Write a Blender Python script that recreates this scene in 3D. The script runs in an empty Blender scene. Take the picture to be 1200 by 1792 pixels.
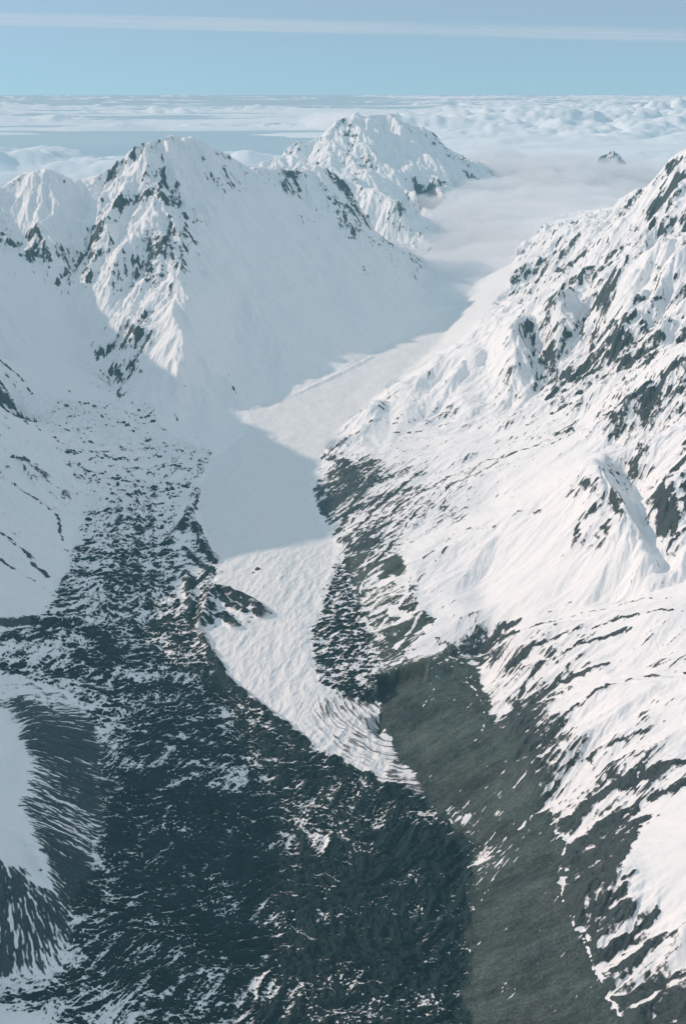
import bpy, math, time
import numpy as np
T0 = time.time()
Q = 1.25                      # mesh density
RND = np.random.RandomState(7)
f4 = np.float32

# ------------------------------------------------------------------ camera
HC, FPX, W0, H0 = 2600.0, 1742.0, 1200, 1792
PITCH = math.atan((896 - 160) / FPX)
SP, CP = math.sin(PITCH), math.cos(PITCH)
SUN_EL = math.radians(28.0)
SUN_AZ = math.radians(-12.0)     # travel direction of the light: +x, turned a little towards the camera
LX, LY = math.cos(SUN_AZ), math.sin(SUN_AZ)

def ray(px, py):
    u = (px - 600) / FPX; v = -(py - 896) / FPX
    return np.array([u, CP + v * SP, -SP + v * CP])
def P(px, py, z=None, y=None):
    d = ray(px, py)
    t = (z - HC) / d[2] if z is not None else y / d[1]
    return (d[0] * t, d[1] * t, HC + d[2] * t)
FY = [-3000, 0, 2200, 3500, 5000, 6600, 7400, 8500, 10000, 15000, 20000, 40000]
FZ = [-120, -60, 0, 60, 140, 250, 340, 450, 600, 860, 950, 1000]
def floorz(y): return np.interp(y, FY, FZ)
def F(px, py, dz=0.0):
    z = 200.0
    for _ in range(25): z = 0.5 * z + 0.5 * (float(floorz(P(px, py, z=z)[1])) + dz)
    p = P(px, py, z=z); return (p[0], p[1], z)

# ------------------------------------------------------------------ noise
def _hash(ix, iy, s):
    h = (ix.astype(np.int64) * 374761393 + iy.astype(np.int64) * 668265263 + s * 974711) & 0xffffffff
    h = ((h ^ (h >> 13)) * 1274126177) & 0xffffffff
    return (h ^ (h >> 16)) & 0xffff
NG = 256
GA = np.linspace(0, 2 * np.pi, NG, endpoint=False)
GX, GY = np.cos(GA).astype(f4), np.sin(GA).astype(f4)
def perlin(x, y, s=0):
    xi = np.floor(x); yi = np.floor(y)
    fx = (x - xi).astype(f4); fy = (y - yi).astype(f4)
    xi = xi.astype(np.int32); yi = yi.astype(np.int32)
    u = fx * fx * fx * (fx * (fx * 6 - 15) + 10); v = fy * fy * fy * (fy * (fy * 6 - 15) + 10)
    def g(a, b):
        h = _hash(xi + a, yi + b, s) & (NG - 1)
        return GX[h] * (fx - a) + GY[h] * (fy - b)
    n0 = g(0, 0); n0 += u * (g(1, 0) - n0)
    n1 = g(0, 1); n1 += u * (g(1, 1) - n1)
    return (n0 + v * (n1 - n0)) * 1.5          # about -1..1
def fbm(x, y, o=4, s=0, gain=.5):
    r = 0; a = 1.0; t = 0
    for i in range(o):
        r = r + a * perlin(x * 2.03 ** i + 17.3 * i, y * 2.03 ** i - 9.1 * i, s + i); t += a; a *= gain
    return r / t
def ridged(x, y, o=4, s=0, gain=.55):
    r = 0; a = 1.0; t = 0
    for i in range(o):
        n = 1 - np.abs(perlin(x * 2.03 ** i + 7.7 * i, y * 2.03 ** i + 3.1 * i, s + i)) * 1.6
        r = r + a * n; t += a; a *= gain
    return r / t
def sst(a, b, x):
    t = np.clip((x - a) / (b - a), 0, 1); return t * t * (3 - 2 * t)
def gully(x, y, gx, gy, cell, s):
    """stripes that run down the slope: height and its gradient"""
    m = np.sqrt(gx * gx + gy * gy) + 1e-6
    sx = -gy / m; sy = gx / m
    px = x / cell; py = y / cell
    xi = np.floor(px).astype(np.int32); yi = np.floor(py).astype(np.int32)
    fx = (px - xi).astype(f4); fy = (py - yi).astype(f4)
    H = np.zeros_like(fx); DX = np.zeros_like(fx); Wt = np.zeros_like(fx)
    for i in (-1, 0, 1):
        for j in (-1, 0, 1):
            h = _hash(xi + i, yi + j, s)
            vx = fx - i - (h & 255).astype(f4) / 255; vy = fy - j - (h >> 8).astype(f4) / 255
            w = np.exp(-(vx * vx + vy * vy) * 2.6)
            ph = (vx * sx + vy * sy) * 6.2832
            H += np.cos(ph) * w; DX -= np.sin(ph) * w; Wt += w
    H /= Wt; DX *= 6.2832 / cell / Wt
    return H, DX * sx, DX * sy

# ------------------------------------------------------------------ skeleton of the terrain: ridges and valley lines
LINES = []
def L(*pts): LINES.append(np.array(pts, float))
# main glacier: both margins and the middle
GR = [(770,440),(765,500),(780,560),(700,640),(620,720),(560,805),(545,870),(600,970),(625,1050),(640,1100),(660,1180),(660,1260),(720,1350),(760,1420),(825,1480),(820,1600),(820,1792),(820,2100),(830,2600)]
L(F(820,440), F(800,520), F(770,600), F(690,670), *[F(*p) for p in GR[5:]])
L(F(800,450), F(770,480), F(730,560), F(640,640), F(560,690), F(500,760), F(460,880), F(490,1000, 8), F(500,1120, 12), F(560,1230, 8), F(600,1350), F(500,1500), F(480,1792), F(480,2300))
L(F(740,575), F(600,640), F(440,715), F(390,790), F(345,870), F(380,1000), F(350,1110), F(400,1180), F(480,1250), F(600,1330), F(740,1390))
# side valley coming down from the left, covered with rubble
L(F(300,1000), F(270,900), F(255,800, 10), P(225,720,z=400), P(180,640,z=520), P(130,570,y=8500), P(80,500,y=8700), P(40,430,y=8950))
L(F(150,880,10), F(130,960,6), F(105,1030,5), F(120,1110,6), F(150,1180), F(175,1280), F(182,1400), F(160,1520), F(117,1610), F(110,1700), F(60,1712), F(-60,1716), F(-200,1760))
L(F(100,1792), F(90,2100), F(60,2600))
L(F(300,1200), F(300,1400), F(300,1600), F(300,1900))
# mountain on the left: crest, spur towards the camera, right shoulder
MC = [P(-120,345,y=9900), P(0,330,y=9800), P(50,297,y=9700), P(105,303,y=9800), P(150,318,y=9900), P(200,292,y=10000), P(265,246,y=10100), P(303,233,y=10400), P(325,243,y=10500), P(340,228,y=10500), P(375,255,y=10700), P(430,288,y=10900), P(500,296,y=11200), P(560,292,y=11500), P(600,318,y=11600), P(630,360,y=11500), P(642,395,y=11300)]
L(*MC)
SPUR = [P(265,250,y=10100), P(283,290,y=9800), P(285,345,y=9450), P(292,380,y=9250), P(312,400,y=9050), P(292,450,y=8800), P(312,495,y=8450), P(318,560,y=8030), P(328,600,y=7730), P(322,655,y=7400)]
L(*SPUR)
L(P(312,400,y=9050), P(355,400,y=9300), P(375,385,y=9600))
L(SPUR[-1], P(330,700,z=370), F(330,760))
L(P(240,560,y=8050), P(235,610,y=7900), P(212,670,y=7600), P(225,730,z=430))
L(SPUR[4], P(250,470,y=8700), P(200,540,y=8500), P(150,535,y=8560))
L(P(200,340,y=9700), P(180,400,y=9300), P(120,470,y=8950), P(95,500,y=8680))
L(P(50,297,y=9700), P(60,360,y=9350), P(40,430,y=9000))
L(P(500,296,y=11200), P(535,380,y=10750), P(575,500,y=9900), F(610,630,10))
L(P(375,255,y=10700), P(410,330,y=10300), P(430,450,y=9500), P(410,620,y=8250), F(440,712,10))
L(P(642,395,y=11300), P(690,440,y=11700), P(740,450,z=760))
L(P(240,625,y=7800), P(300,720,z=400))
# far pyramid
PS = P(655,196,y=15600)
L(P(440,300,y=14600), P(468,278,y=14700), P(510,262,y=14900), P(560,238,y=15200), P(600,205,y=15400), PS, P(690,196,y=15700), P(735,228,y=15700), P(780,252,y=15800), P(832,277,y=15800), P(870,300,y=15900), P(930,330,y=16000))
L(P(780,252,y=15800), P(790,330,y=14600), P(800,370,y=14900))
L(P(832,277,y=15800), P(850,330,y=14900), P(870,370,y=15000))
L(PS, P(640,240,y=15000), P(620,285,y=14400), P(610,300,y=14000))
L(P(690,196,y=15700), P(680,270,y=14900), P(700,310,y=14300), P(742,362,y=13600), P(760,380,y=13300))
L(P(735,228,y=15700), P(735,270,y=15100), P(755,320,y=14400), P(775,355,y=13900))
L(P(560,300,y=13600), P(640,330,y=13200), P(700,360,y=12700), P(750,405,z=800))
L((-1500, 13000, 900), (-500, 12700, 900), (600, 12500, 900)); L((-3500, 12500, 500), (-2500, 14000, 500), (-800, 17000, 450), (1500, 18500, 450), (4500, 17500, 450), (5500, 15500, 500))
L((-6500, 12000, 450), (-4200, 11800, 450), (-2500, 12300, 700))
L(P(1030,292,y=17100), P(1052,272,y=17000), P(1066,263,y=17000), P(1090,266,y=17000), P(1112,292,y=17100))
L((3500, 16600, 1150), (4600, 16500, 1150), (5600, 16800, 1150), (5400, 18600, 1050), (3800, 18600, 1050), (3500, 16600, 1150))
# back right range
R2 = [P(890,475,z=760), P(900,440,z=850), P(945,408,z=1080), P(1000,380,z=1330), P(1080,370,z=1500), P(1125,335,z=1750), P(1150,320,z=1850), P(1200,283,z=2080), P(1260,240,z=2250), (4700, 9000, 2250)]
L(*R2)
L(P(1200,283,z=2080), P(1180,350,z=1830), P(1140,400,z=1560), P(1040,440,z=1330), P(1010,470,z=1150), P(930,500,z=860))
L(P(1200,405,z=1640), P(1130,440,z=1480), P(1050,480,z=1260), P(960,535,z=960))
# lit ridge in the middle right
R1 = [F(562,800), P(600,770,z=370), P(610,760,z=390), P(640,728,z=430), P(665,698,z=470), P(740,652,z=600), P(800,622,z=720), P(850,595,z=850), P(892,560,z=1020), P(945,535,z=1080), P(970,505,z=1200), P(1030,470,z=1320), P(1110,480,z=1420), P(1160,450,z=1560), P(1230,400,z=1750), (4200, 7600, 2000)]
L(*R1)
L(P(892,560,z=1020), P(900,620,z=860), P(905,700,z=640))
L(P(970,505,z=1200), P(980,560,z=1060), P(990,620,z=880))
L(P(1110,480,z=1420), P(1090,560,z=1200), P(1085,620,z=1060))
L(P(930,560,z=960), P(938,620,z=780), P(945,690,z=660))
L(P(850,612,z=760), P(855,650,z=655), P(850,730,z=520))
L(P(1030,500,z=1200), P(1035,560,z=1040), P(1030,640,z=860))
L(P(760,665,z=540), P(765,700,z=480), P(770,755,z=410))
L(P(670,700,z=450), P(690,740,z=400), P(700,780,z=360))
L(P(800,622,z=720), P(800,680,z=590), P(820,740,z=500))
FT = [F(610,830,60), P(680,800,z=345), P(740,775,z=400), P(830,745,z=500), P(930,700,z=650), P(1000,665,z=800), P(1080,640,z=980), P(1150,600,z=1150), P(1230,560,z=1330), (3600, 6500, 1700)]
L(*FT)
# shoulder in front of it
L(P(760,790,z=400), P(870,762,z=530), P(960,728,z=690), P(1050,742,z=800), P(1100,690,z=980), P(1150,640,z=1150), P(1230,610,z=1300), (3400, 5600, 1700))
L(P(1230,735,z=1130), P(1160,800,z=930), P(1140,850,z=850), P(1190,960,z=720))
L(P(1085,780,z=890), P(1092,830,z=770), P(1130,915,z=645), P(1162,1008,z=585))
L(P(1040,790,z=900), P(1050,840,z=850), P(1085,885,z=790), P(1118,955,z=705), P(1145,1005,z=640))
L(P(840,880,z=420), P(950,880,z=600)); L(P(860,1000,z=340), P(1000,980,z=540))
# lateral moraine wall on the right: crest
MW = [F(600,800,70), F(645,850,90), F(690,930,110), F(700,990,120), F(745,1070,130), F(800,1150,110)]
L(*MW)
L(F(835,1165,35), F(870,1120,90), P(900,1096,z=300), P(1000,1054,z=430), P(1100,1033,z=540), P(1200,1012,z=650), (2700, 4200, 1150))
L(F(664,1172,130), F(705,1166,160), F(752,1155,150))
L(F(668,1222,2), F(700,1214,2), F(735,1204,20), F(765,1190,70))
L(F(740,1225,80), F(700,1240,60), F(690,1262,20))
L(P(845,1060,z=250), P(830,1000,z=330)); L(P(815,1080,z=270), P(770,1010,z=300))
MW2 = [F(840,1175,90), F(850,1240,150), F(880,1300,165), F(930,1380,180), F(990,1475,190), F(980,1560,190), F(1035,1690,200), F(1085,1792,205), F(1200,2000,210), F(1400,2400,200)]
L(*MW2)
L(P(900,1120,z=360), P(1000,1085,z=480), P(1200,1050,z=700)); L(P(950,1350,z=270), P(1050,1250,z=440), P(1200,1190,z=600))
L(P(1040,1440,z=320), P(1200,1340,z=520)); L(P(1120,1500,z=380), P(1130,1560,z=350), P(1200,1620,z=400))
L(P(1120,1760,z=235), P(1200,1792,z=290), P(1300,1850,z=360))
# right horizon crest outside the frame
L((2500, 0, 1000), (2600, 1500, 1200), (2900, 4000, 1650), (3400, 5600, 1700), (3600, 6500, 1700), (4200, 7600, 2000), (4700, 9000, 2250), (5500, 10500, 2200), (6500, 11500, 2000))
# moraine benches on the left foreground
L(F(15,1225,90), F(62,1265,160), F(50,1330,185), F(42,1400,185), F(74,1490,165), F(108,1570,140), F(60,1535,140), F(0,1495,165), F(-80,1460,190))
L(F(-20,1180,60), F(15,1300,145), F(0,1400,160), F(-60,1350,190))
L(F(0,1105,25), F(-100,1100,100)); L(F(0,1000,90), F(-120,980,190)); L(F(40,900,90), F(-60,860,200))
L(P(0,640,z=620), P(-80,600,z=800)); L(P(60,760,z=330), P(0,730,z=430)); L(P(-60,560,z=900), P(-200,450,z=1400))
# left range outside the frame; its height sets how far its shade reaches (y, x of crest, x reached by the shade)
TAN = math.tan(SUN_EL)
SHADE = [(-500,-2500,-200,0),(1200,-2500,-330,0),(2200,-2600,-260,0),(2800,-2700,-150,20),(3300,-2800,-260,40),(3800,-2900,-470,60),(4150,-3000,-900,90),(4600,-3100,-950,120),(5050,-3200,-780,150),(5350,-3300,30,160),(6000,-3500,10,200),(6500,-3600,-190,240),(6800,-3700,-420,270),(7100,-3800,-700,330),(7600,-4000,-1150,500),(8100,-4200,-1750,700),(8500,-4300,-2150,900),(8800,-4400,-2480,1080),(9400,-4700,-2650,1500),(10200,-5000,-3000,1850)]
cr = []
for y, xc, xs, zs in SHADE:
    d = (xs - xc) / LX
    cr.append((xc, y - d * LY, zs + d * TAN))
L(*cr)
L(*[(x - 1800, y, max(z - 1100, 200)) for x, y, z in cr])
L((-6500, 9500, 1500), (cr[-1][0], cr[-1][1], cr[-1][2]), P(-120,345,y=9900))

X0, X1, Y0, Y1 = -7000.0, 7000.0, -600.0, 20600.0
def raster(cell):
    nx = int((X1 - X0) / cell) + 1; ny = int((Y1 - Y0) / cell) + 1
    S = np.zeros((ny, nx)); C = np.zeros((ny, nx))
    for ln in LINES:
        for a, b in zip(ln[:-1], ln[1:]):
            n = max(2, int(math.hypot(b[0] - a[0], b[1] - a[1]) / cell * 2) + 1)
            t = np.linspace(0, 1, n)[:, None]; p = a + (b - a) * t
            i = np.round((p[:, 0] - X0) / cell).astype(int); j = np.round((p[:, 1] - Y0) / cell).astype(int)
            ok = (i >= 0) & (i < nx) & (j >= 0) & (j < ny)
            np.add.at(S, (j[ok], i[ok]), p[ok, 2]); np.add.at(C, (j[ok], i[ok]), 1)
    return S / np.maximum(C, 1), C > 0
def up(A, shape):
    ny, nx = shape
    jy = np.linspace(0, A.shape[0] - 1, ny); ix = np.linspace(0, A.shape[1] - 1, nx)
    j0 = np.minimum(jy.astype(int), A.shape[0] - 2); i0 = np.minimum(ix.astype(int), A.shape[1] - 2)
    fy = (jy - j0)[:, None]; fx = (ix - i0)[None]
    a = A[j0][:, i0]; b = A[j0][:, i0 + 1]; c = A[j0 + 1][:, i0]; d = A[j0 + 1][:, i0 + 1]
    return (a * (1 - fx) + b * fx) * (1 - fy) + (c * (1 - fx) + d * fx) * fy
B = None
for cell, its in ((800, 300), (400, 200), (200, 160), (100, 120), (50, 80), (25, 40)):
    S, M = raster(cell)
    B = np.full(S.shape, 500.0) if B is None else up(B, S.shape)
    jj, ii = np.indices(B.shape); red = ((ii + jj) % 2 == 0) & ~M; blk = ((ii + jj) % 2 == 1) & ~M
    B[M] = S[M]
    for _ in range(its):
        for m in (red, blk):
            p = np.pad(B, 1, mode='edge')
            av = (p[:-2, 1:-1] + p[2:, 1:-1] + p[1:-1, :-2] + p[1:-1, 2:]) * .25
            B[m] += 1.6 * (av[m] - B[m]) if cell > 60 else 1.3 * (av[m] - B[m])
def blur(A, n):
    for _ in range(n):
        p = np.pad(A, 1, mode='edge')
        A = (p[:-2, 1:-1] + p[2:, 1:-1] + 2 * p[1:-1, 1:-1]) / 4
        p = np.pad(A, 1, mode='edge')
        A = (p[1:-1, :-2] + p[1:-1, 2:] + 2 * p[1:-1, 1:-1]) / 4
    return A
CELL = 25.0
B = blur(B, 3)
BS = blur(B, 14)
BGY, BGX = np.gradient(BS, CELL)
def samp(A, x, y):
    gx = np.clip((x - X0) / CELL, 0, A.shape[1] - 1.001); gy = np.clip((y - Y0) / CELL, 0, A.shape[0] - 1.001)
    i = gx.astype(np.int32); j = gy.astype(np.int32); fx = gx - i; fy = gy - j
    return ((A[j, i] * (1 - fx) + A[j, i + 1] * fx) * (1 - fy) + (A[j + 1, i] * (1 - fx) + A[j + 1, i + 1] * fx) * fy)
def samp3(A, x, y):
    """smoother (quadratic B-spline) sampling, so no grid shows in the light"""
    gx = np.clip((x - X0) / CELL, 1, A.shape[1] - 2.001); gy = np.clip((y - Y0) / CELL, 1, A.shape[0] - 2.001)
    i = np.round(gx).astype(np.int32); j = np.round(gy).astype(np.int32); fx = gx - i; fy = gy - j
    wx = (.5 * (.5 - fx) ** 2, .75 - fx * fx, .5 * (.5 + fx) ** 2); wy = (.5 * (.5 - fy) ** 2, .75 - fy * fy, .5 * (.5 + fy) ** 2)
    r = 0
    for b in range(3):
        for a in range(3):
            r = r + A[j + b - 1, i + a - 1] * (wx[a] * wy[b])
    return r
print('skeleton', time.time() - T0)

def hit(px, py):
    """where the line of sight through a point of the photograph meets the land"""
    d = ray(px, py); d = d / d[1]
    t = np.arange(1200, 20000, 8.0)
    x = d[0] * t; z = HC + d[2] * t
    g = samp(B, x, t); k = np.argmax(g > z)
    if not (g > z).any(): k = len(t) - 1
    return (x[k], t[k])
def poly(pts): return np.array([hit(*p) if len(p) == 2 else p[:2] for p in pts])
def inside(pl, x, y):
    r = np.zeros(x.shape, bool)
    a, b, c, d = pl[:, 0].min(), pl[:, 0].max(), pl[:, 1].min(), pl[:, 1].max()
    m = (x > a) & (x < b) & (y > c) & (y < d)
    xs, ys = x[m], y[m]; q = np.zeros(xs.shape, bool)
    n = len(pl)
    for i in range(n):
        x1, y1 = pl[i]; x2, y2 = pl[(i + 1) % n]
        if y1 == y2: continue
        q ^= ((y1 > ys) != (y2 > ys)) & (xs < (x2 - x1) * (ys - y1) / (y2 - y1) + x1)
    r[m] = q; return r
def softpoly(pts, soft=60.0, step=20.0):
    """mask of a patch of ground with a soft edge, on the 25 m grid"""
    pl = poly(pts)
    yy, xx = np.mgrid[0:B.shape[0], 0:B.shape[1]]
    m = inside(pl, X0 + xx * CELL, Y0 + yy * CELL).astype(float)
    return blur(m, max(1, int((soft / CELL) ** 2 * 1.0)))
def field(pts, power=2.5):
    """smooth field through values given at points of the land"""
    w = 0; s = 0
    yy, xx = np.mgrid[0:B.shape[0]:2, 0:B.shape[1]:2]
    xx = X0 + xx * CELL; yy = Y0 + yy * CELL
    for px, py, v in pts:
        hx, hy = hit(px, py)
        k = 1.0 / (((xx - hx) ** 2 + (yy - hy) ** 2) / 1e4 + .3) ** power
        w = w + k; s = s + k * v
    return up(s / w, B.shape)

# ------------------------------------------------------------------ land in polar coordinates round the viewpoint
nr = int(2500 * Q); r = np.exp(np.linspace(math.log(1250), math.log(20500), nr))
th_in = np.radians(np.linspace(-22.5, 22.5, int(860 * Q)))
th_l = np.radians(-22.5 - 27 * (np.linspace(1, 0, int(130 * Q), endpoint=False)) ** 1.3)
th_r = np.radians(22.5 + 22 * (np.linspace(0, 1, int(90 * Q) + 1)[1:]) ** 1.3)
th = np.concatenate([th_l, th_in, th_r]); nt = len(th)
RR, TT = np.meshgrid(r, th, indexing='ij')
X = RR * np.sin(TT); Y = RR * np.cos(TT)
Z = samp3(B, X, Y).astype(f4); gx = samp3(BGX, X, Y).astype(f4); gy = samp3(BGY, X, Y).astype(f4)
Xf, Yf = X.astype(f4), Y.astype(f4)
slope0 = np.sqrt(gx * gx + gy * gy)

ice = softpoly([(440,712),(520,690),(610,640),(690,600),(745,575),(775,540),(770,470),(775,410),(900,400),(900,480),(840,560),(760,620),(690,665),(640,710),(600,750),(558,800),(540,870),(585,960),(583,1010),(560,1060),(543,1110),(548,1200),(600,1215),(655,1235),(662,1275),(700,1330),(752,1388),(742,1396),(660,1362),(560,1312),(480,1252),(440,1225),(400,1180),(375,1140),(345,1108),(385,1000),(352,900),(345,860),(380,800),(430,760)], 25)
rub = softpoly([(60,700),(250,690),(300,760),(380,790),(345,860),(352,900),(385,1000),(345,1108),(375,1140),(400,1180),(440,1225),(480,1252),(560,1312),(660,1362),(742,1396),(765,1420),(828,1482),(822,1600),(822,1792),(825,2100),(840,2600),(40,2600),(90,1800),(-60,1740),(0,1716),(105,1705),(118,1610),(160,1520),(182,1400),(175,1285),(120,1215),(0,1180),(-80,1100),(60,1090),(100,1030),(130,960),(150,880),(100,800)], 30)
strip = softpoly([(583,985),(610,975),(628,1050),(645,1110),(662,1180),(660,1235),(600,1218),(548,1200),(543,1110),(560,1060)], 20)
wall = softpoly([(600,975),(630,965),(690,960),(735,1040),(760,1100),(810,1150),(838,1168),(850,1240),(880,1290),(935,1380),(990,1480),(978,1560),(1030,1680),(1087,1795),(1200,2000),(1400,2400),(840,2600),(822,2100),(820,1600),(826,1483),(762,1422),(722,1352),(662,1262),(660,1180),(640,1100)], 22)
upw = softpoly([(600,960),(745,940),(830,1160),(740,1165),(660,1170),(640,1100)], 30)
lwall = softpoly([(20,1215),(75,1250),(130,1230),(178,1290),(186,1400),(160,1525),(118,1600),(80,1505),(36,1400),(50,1320)], 48)
lwall2 = softpoly([(0,1495),(70,1550),(118,1590),(116,1700),(0,1716),(-90,1730),(-90,1450)], 40)
mound = softpoly([(352,1105),(345,1085),(370,1045),(385,1030),(410,1040),(460,1065),(458,1085),(420,1098),(385,1100)], 15)
mound2 = softpoly([(338,870),(355,930),(375,985),(350,1010),(340,1075),(318,1060),(312,985),(295,940),(318,890)], 25)
flat = np.clip(ice + rub + strip, 0, 1)
XW = X + 26 * fbm(X / 70, Y / 70, 4, 601) + 22 * fbm(X / 260, Y / 260, 3, 605); YW = Y + 26 * fbm(X / 70 + 50, Y / 70, 4, 611) + 22 * fbm(X / 260 + 50, Y / 260, 3, 615)
FL = samp(flat, X, Y).astype(f4); ICE = samp(ice, XW, YW).astype(f4); RUB = samp(rub, XW, YW).astype(f4)
STR = samp(strip, XW, YW).astype(f4); WAL = samp(wall, XW, YW).astype(f4); LW = np.clip(samp(lwall, XW, YW) + samp(lwall2, XW, YW), 0, 1).astype(f4)
MO = np.clip(samp(mound, X, Y), 0, 1).astype(f4); MO2 = np.clip(samp(mound2, X, Y), 0, 1).astype(f4)
NRM = np.clip(1 - WAL - LW, 0, 1)

# how rough each slope is: 1 = alpine rock ribs, 0 = smooth snow slope
ROUGHC = field([(200,420,1.1),(290,330,1.2),(260,560,1.0),(320,600,.6),(450,450,.55),(560,420,.6),(600,600,.3),(400,620,.5),(60,330,1.),(50,560,.4),(100,700,.3),(40,850,.5),(620,260,1.3),(700,300,1.2),(560,330,.9),(1100,380,1.5),(960,430,1.3),(1150,450,1.3),(850,650,.8),(1000,590,1.2),(700,720,.9),(1100,560,1.3),(900,850,.35),(1050,900,.8),(950,1000,.25),(780,1000,.55),(1180,700,1.),(1150,1100,.4),(950,1150,.6),(1000,1300,.7),(1150,1300,.5),(1100,1600,.8),(1180,1520,.2),(700,900,.7),(820,820,.6),(1180,900,1.)])
RO = samp(ROUGHC, X, Y).astype(f4)
print('masks', time.time() - T0)

# broad warps and gullies
amp = np.clip(slope0 * 1.7, 0, 1.1) * (1 - .96 * np.clip(FL + WAL + LW, 0, 1))
wx = fbm(Xf / 1400, Yf / 1400, 3, 50) ; wy = fbm(Xf / 1400 + 9, Yf / 1400, 3, 60)
Z = Z + (amp * RO * 95) * ridged(Xf / 900 + wx * .4, Yf / 900 + wy * .4, 3, 5) - amp * RO * 55
GH = np.zeros_like(Z)
cgx, cgy = gx.copy(), gy.copy()
GF = np.zeros_like(Z)
for k, (cell, a) in enumerate(((620, .10), (300, .105), (150, .105), (78, .11), (40, .12), (20, .11))):
    h, dx, dy = gully(Xf, Yf, cgx + wx * .12, cgy + wy * .12, cell, 11 + k)
    A = amp * RO * cell * a * (1.0 if k > 1 else .9)
    Z += A * h; cgx += A * dx * .8; cgy += A * dy * .8
    GH += h * (.9 ** k) * .35
    if k >= 2: GF += h * (0, 0, .30, .33, .30, .22)[k]
print('gullies', time.time() - T0)
# ribs of the moraine walls: fine parallel gullies straight down the face
rx = gx + 0; ry = gy + 0
RIB = np.zeros_like(Z)
for k, (cell, a) in enumerate(((70, .05), (34, .06), (15, .07))):
    h, dx, dy = gully(Xf, Yf, rx, ry, cell, 31 + k)
    Z += (WAL * .34 + LW * 1.15) * cell * a * h; RIB += h * (.35, .7, .9)[k]
# named lines on the land: distance to a polyline drawn through points of the land
def ldist(pts, reach):
    pl = np.array([hit(*p) for p in pts])
    D = np.full(X.shape, 1e4, f4)
    a0, a1 = pl[:, 0].min() - reach, pl[:, 0].max() + reach; b0, b1 = pl[:, 1].min() - reach, pl[:, 1].max() + reach
    m = (X > a0) & (X < a1) & (Y > b0) & (Y < b1)
    xs, ys = X[m], Y[m]; d = np.full(xs.shape, 1e4)
    xs = xs + 14 * fbm(xs / 60, ys / 60, 2, 621) ; ys = ys + 14 * fbm(xs / 60 + 9, ys / 60, 2, 625)
    for (x1, y1), (x2, y2) in zip(pl[:-1], pl[1:]):
        L2 = (x2 - x1) ** 2 + (y2 - y1) ** 2 + 1e-6
        t = np.clip(((xs - x1) * (x2 - x1) + (ys - y1) * (y2 - y1)) / L2, 0, 1)
        d = np.minimum(d, np.hypot(xs - x1 - t * (x2 - x1), ys - y1 - t * (y2 - y1)))
    D[m] = d; return D
# sharp little moraine ridges: (points, height, slope)
TENT = np.zeros_like(Z)
for pts, h_, sl_ in (([(352,1098),(362,1062),(376,1036),(398,1042),(430,1056),(461,1078)], 48, .85), ([(376,1036),(400,1062),(432,1074)], 30, .9), ([(348,1105),(372,1090),(392,1082),(412,1100)], 34, .8),
  ([(346,862),(332,900),(318,925),(298,950)], 30, .7), ([(332,902),(350,940),(362,965),(378,982)], 26, .7), ([(322,960),(352,990),(385,1003)], 20, .8), ([(328,1005),(332,1040),(336,1066)], 26, .8),
  ([(272,830),(266,900),(270,980),(262,1060)], 14, .5), ([(240,850),(243,920),(236,990),(242,1060)], 16, .5), ([(212,860),(204,930),(196,1010)], 12, .5), ([(352,1110),(378,1160),(402,1198),(455,1240),(540,1305)], 20, .6),
  ([(0,1096),(60,1088),(130,1092),(178,1112),(196,1150),(186,1182)], 26, .5), ([(0,1120),(60,1108),(120,1118),(150,1150)], 16, .5), ([(440,716),(520,690),(600,652),(650,625)], 10, .3), ([(480,765),(430,800),(395,850)], 8, .3)):
    TENT = np.maximum(TENT, h_ - ldist(pts, 160) * sl_)
TN = np.clip(TENT, 0, None); Z += TN * (1 + .25 * fbm(Xf / 40, Yf / 40, 3, 631))
TENTM = sst(2, 16, TENT)
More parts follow.
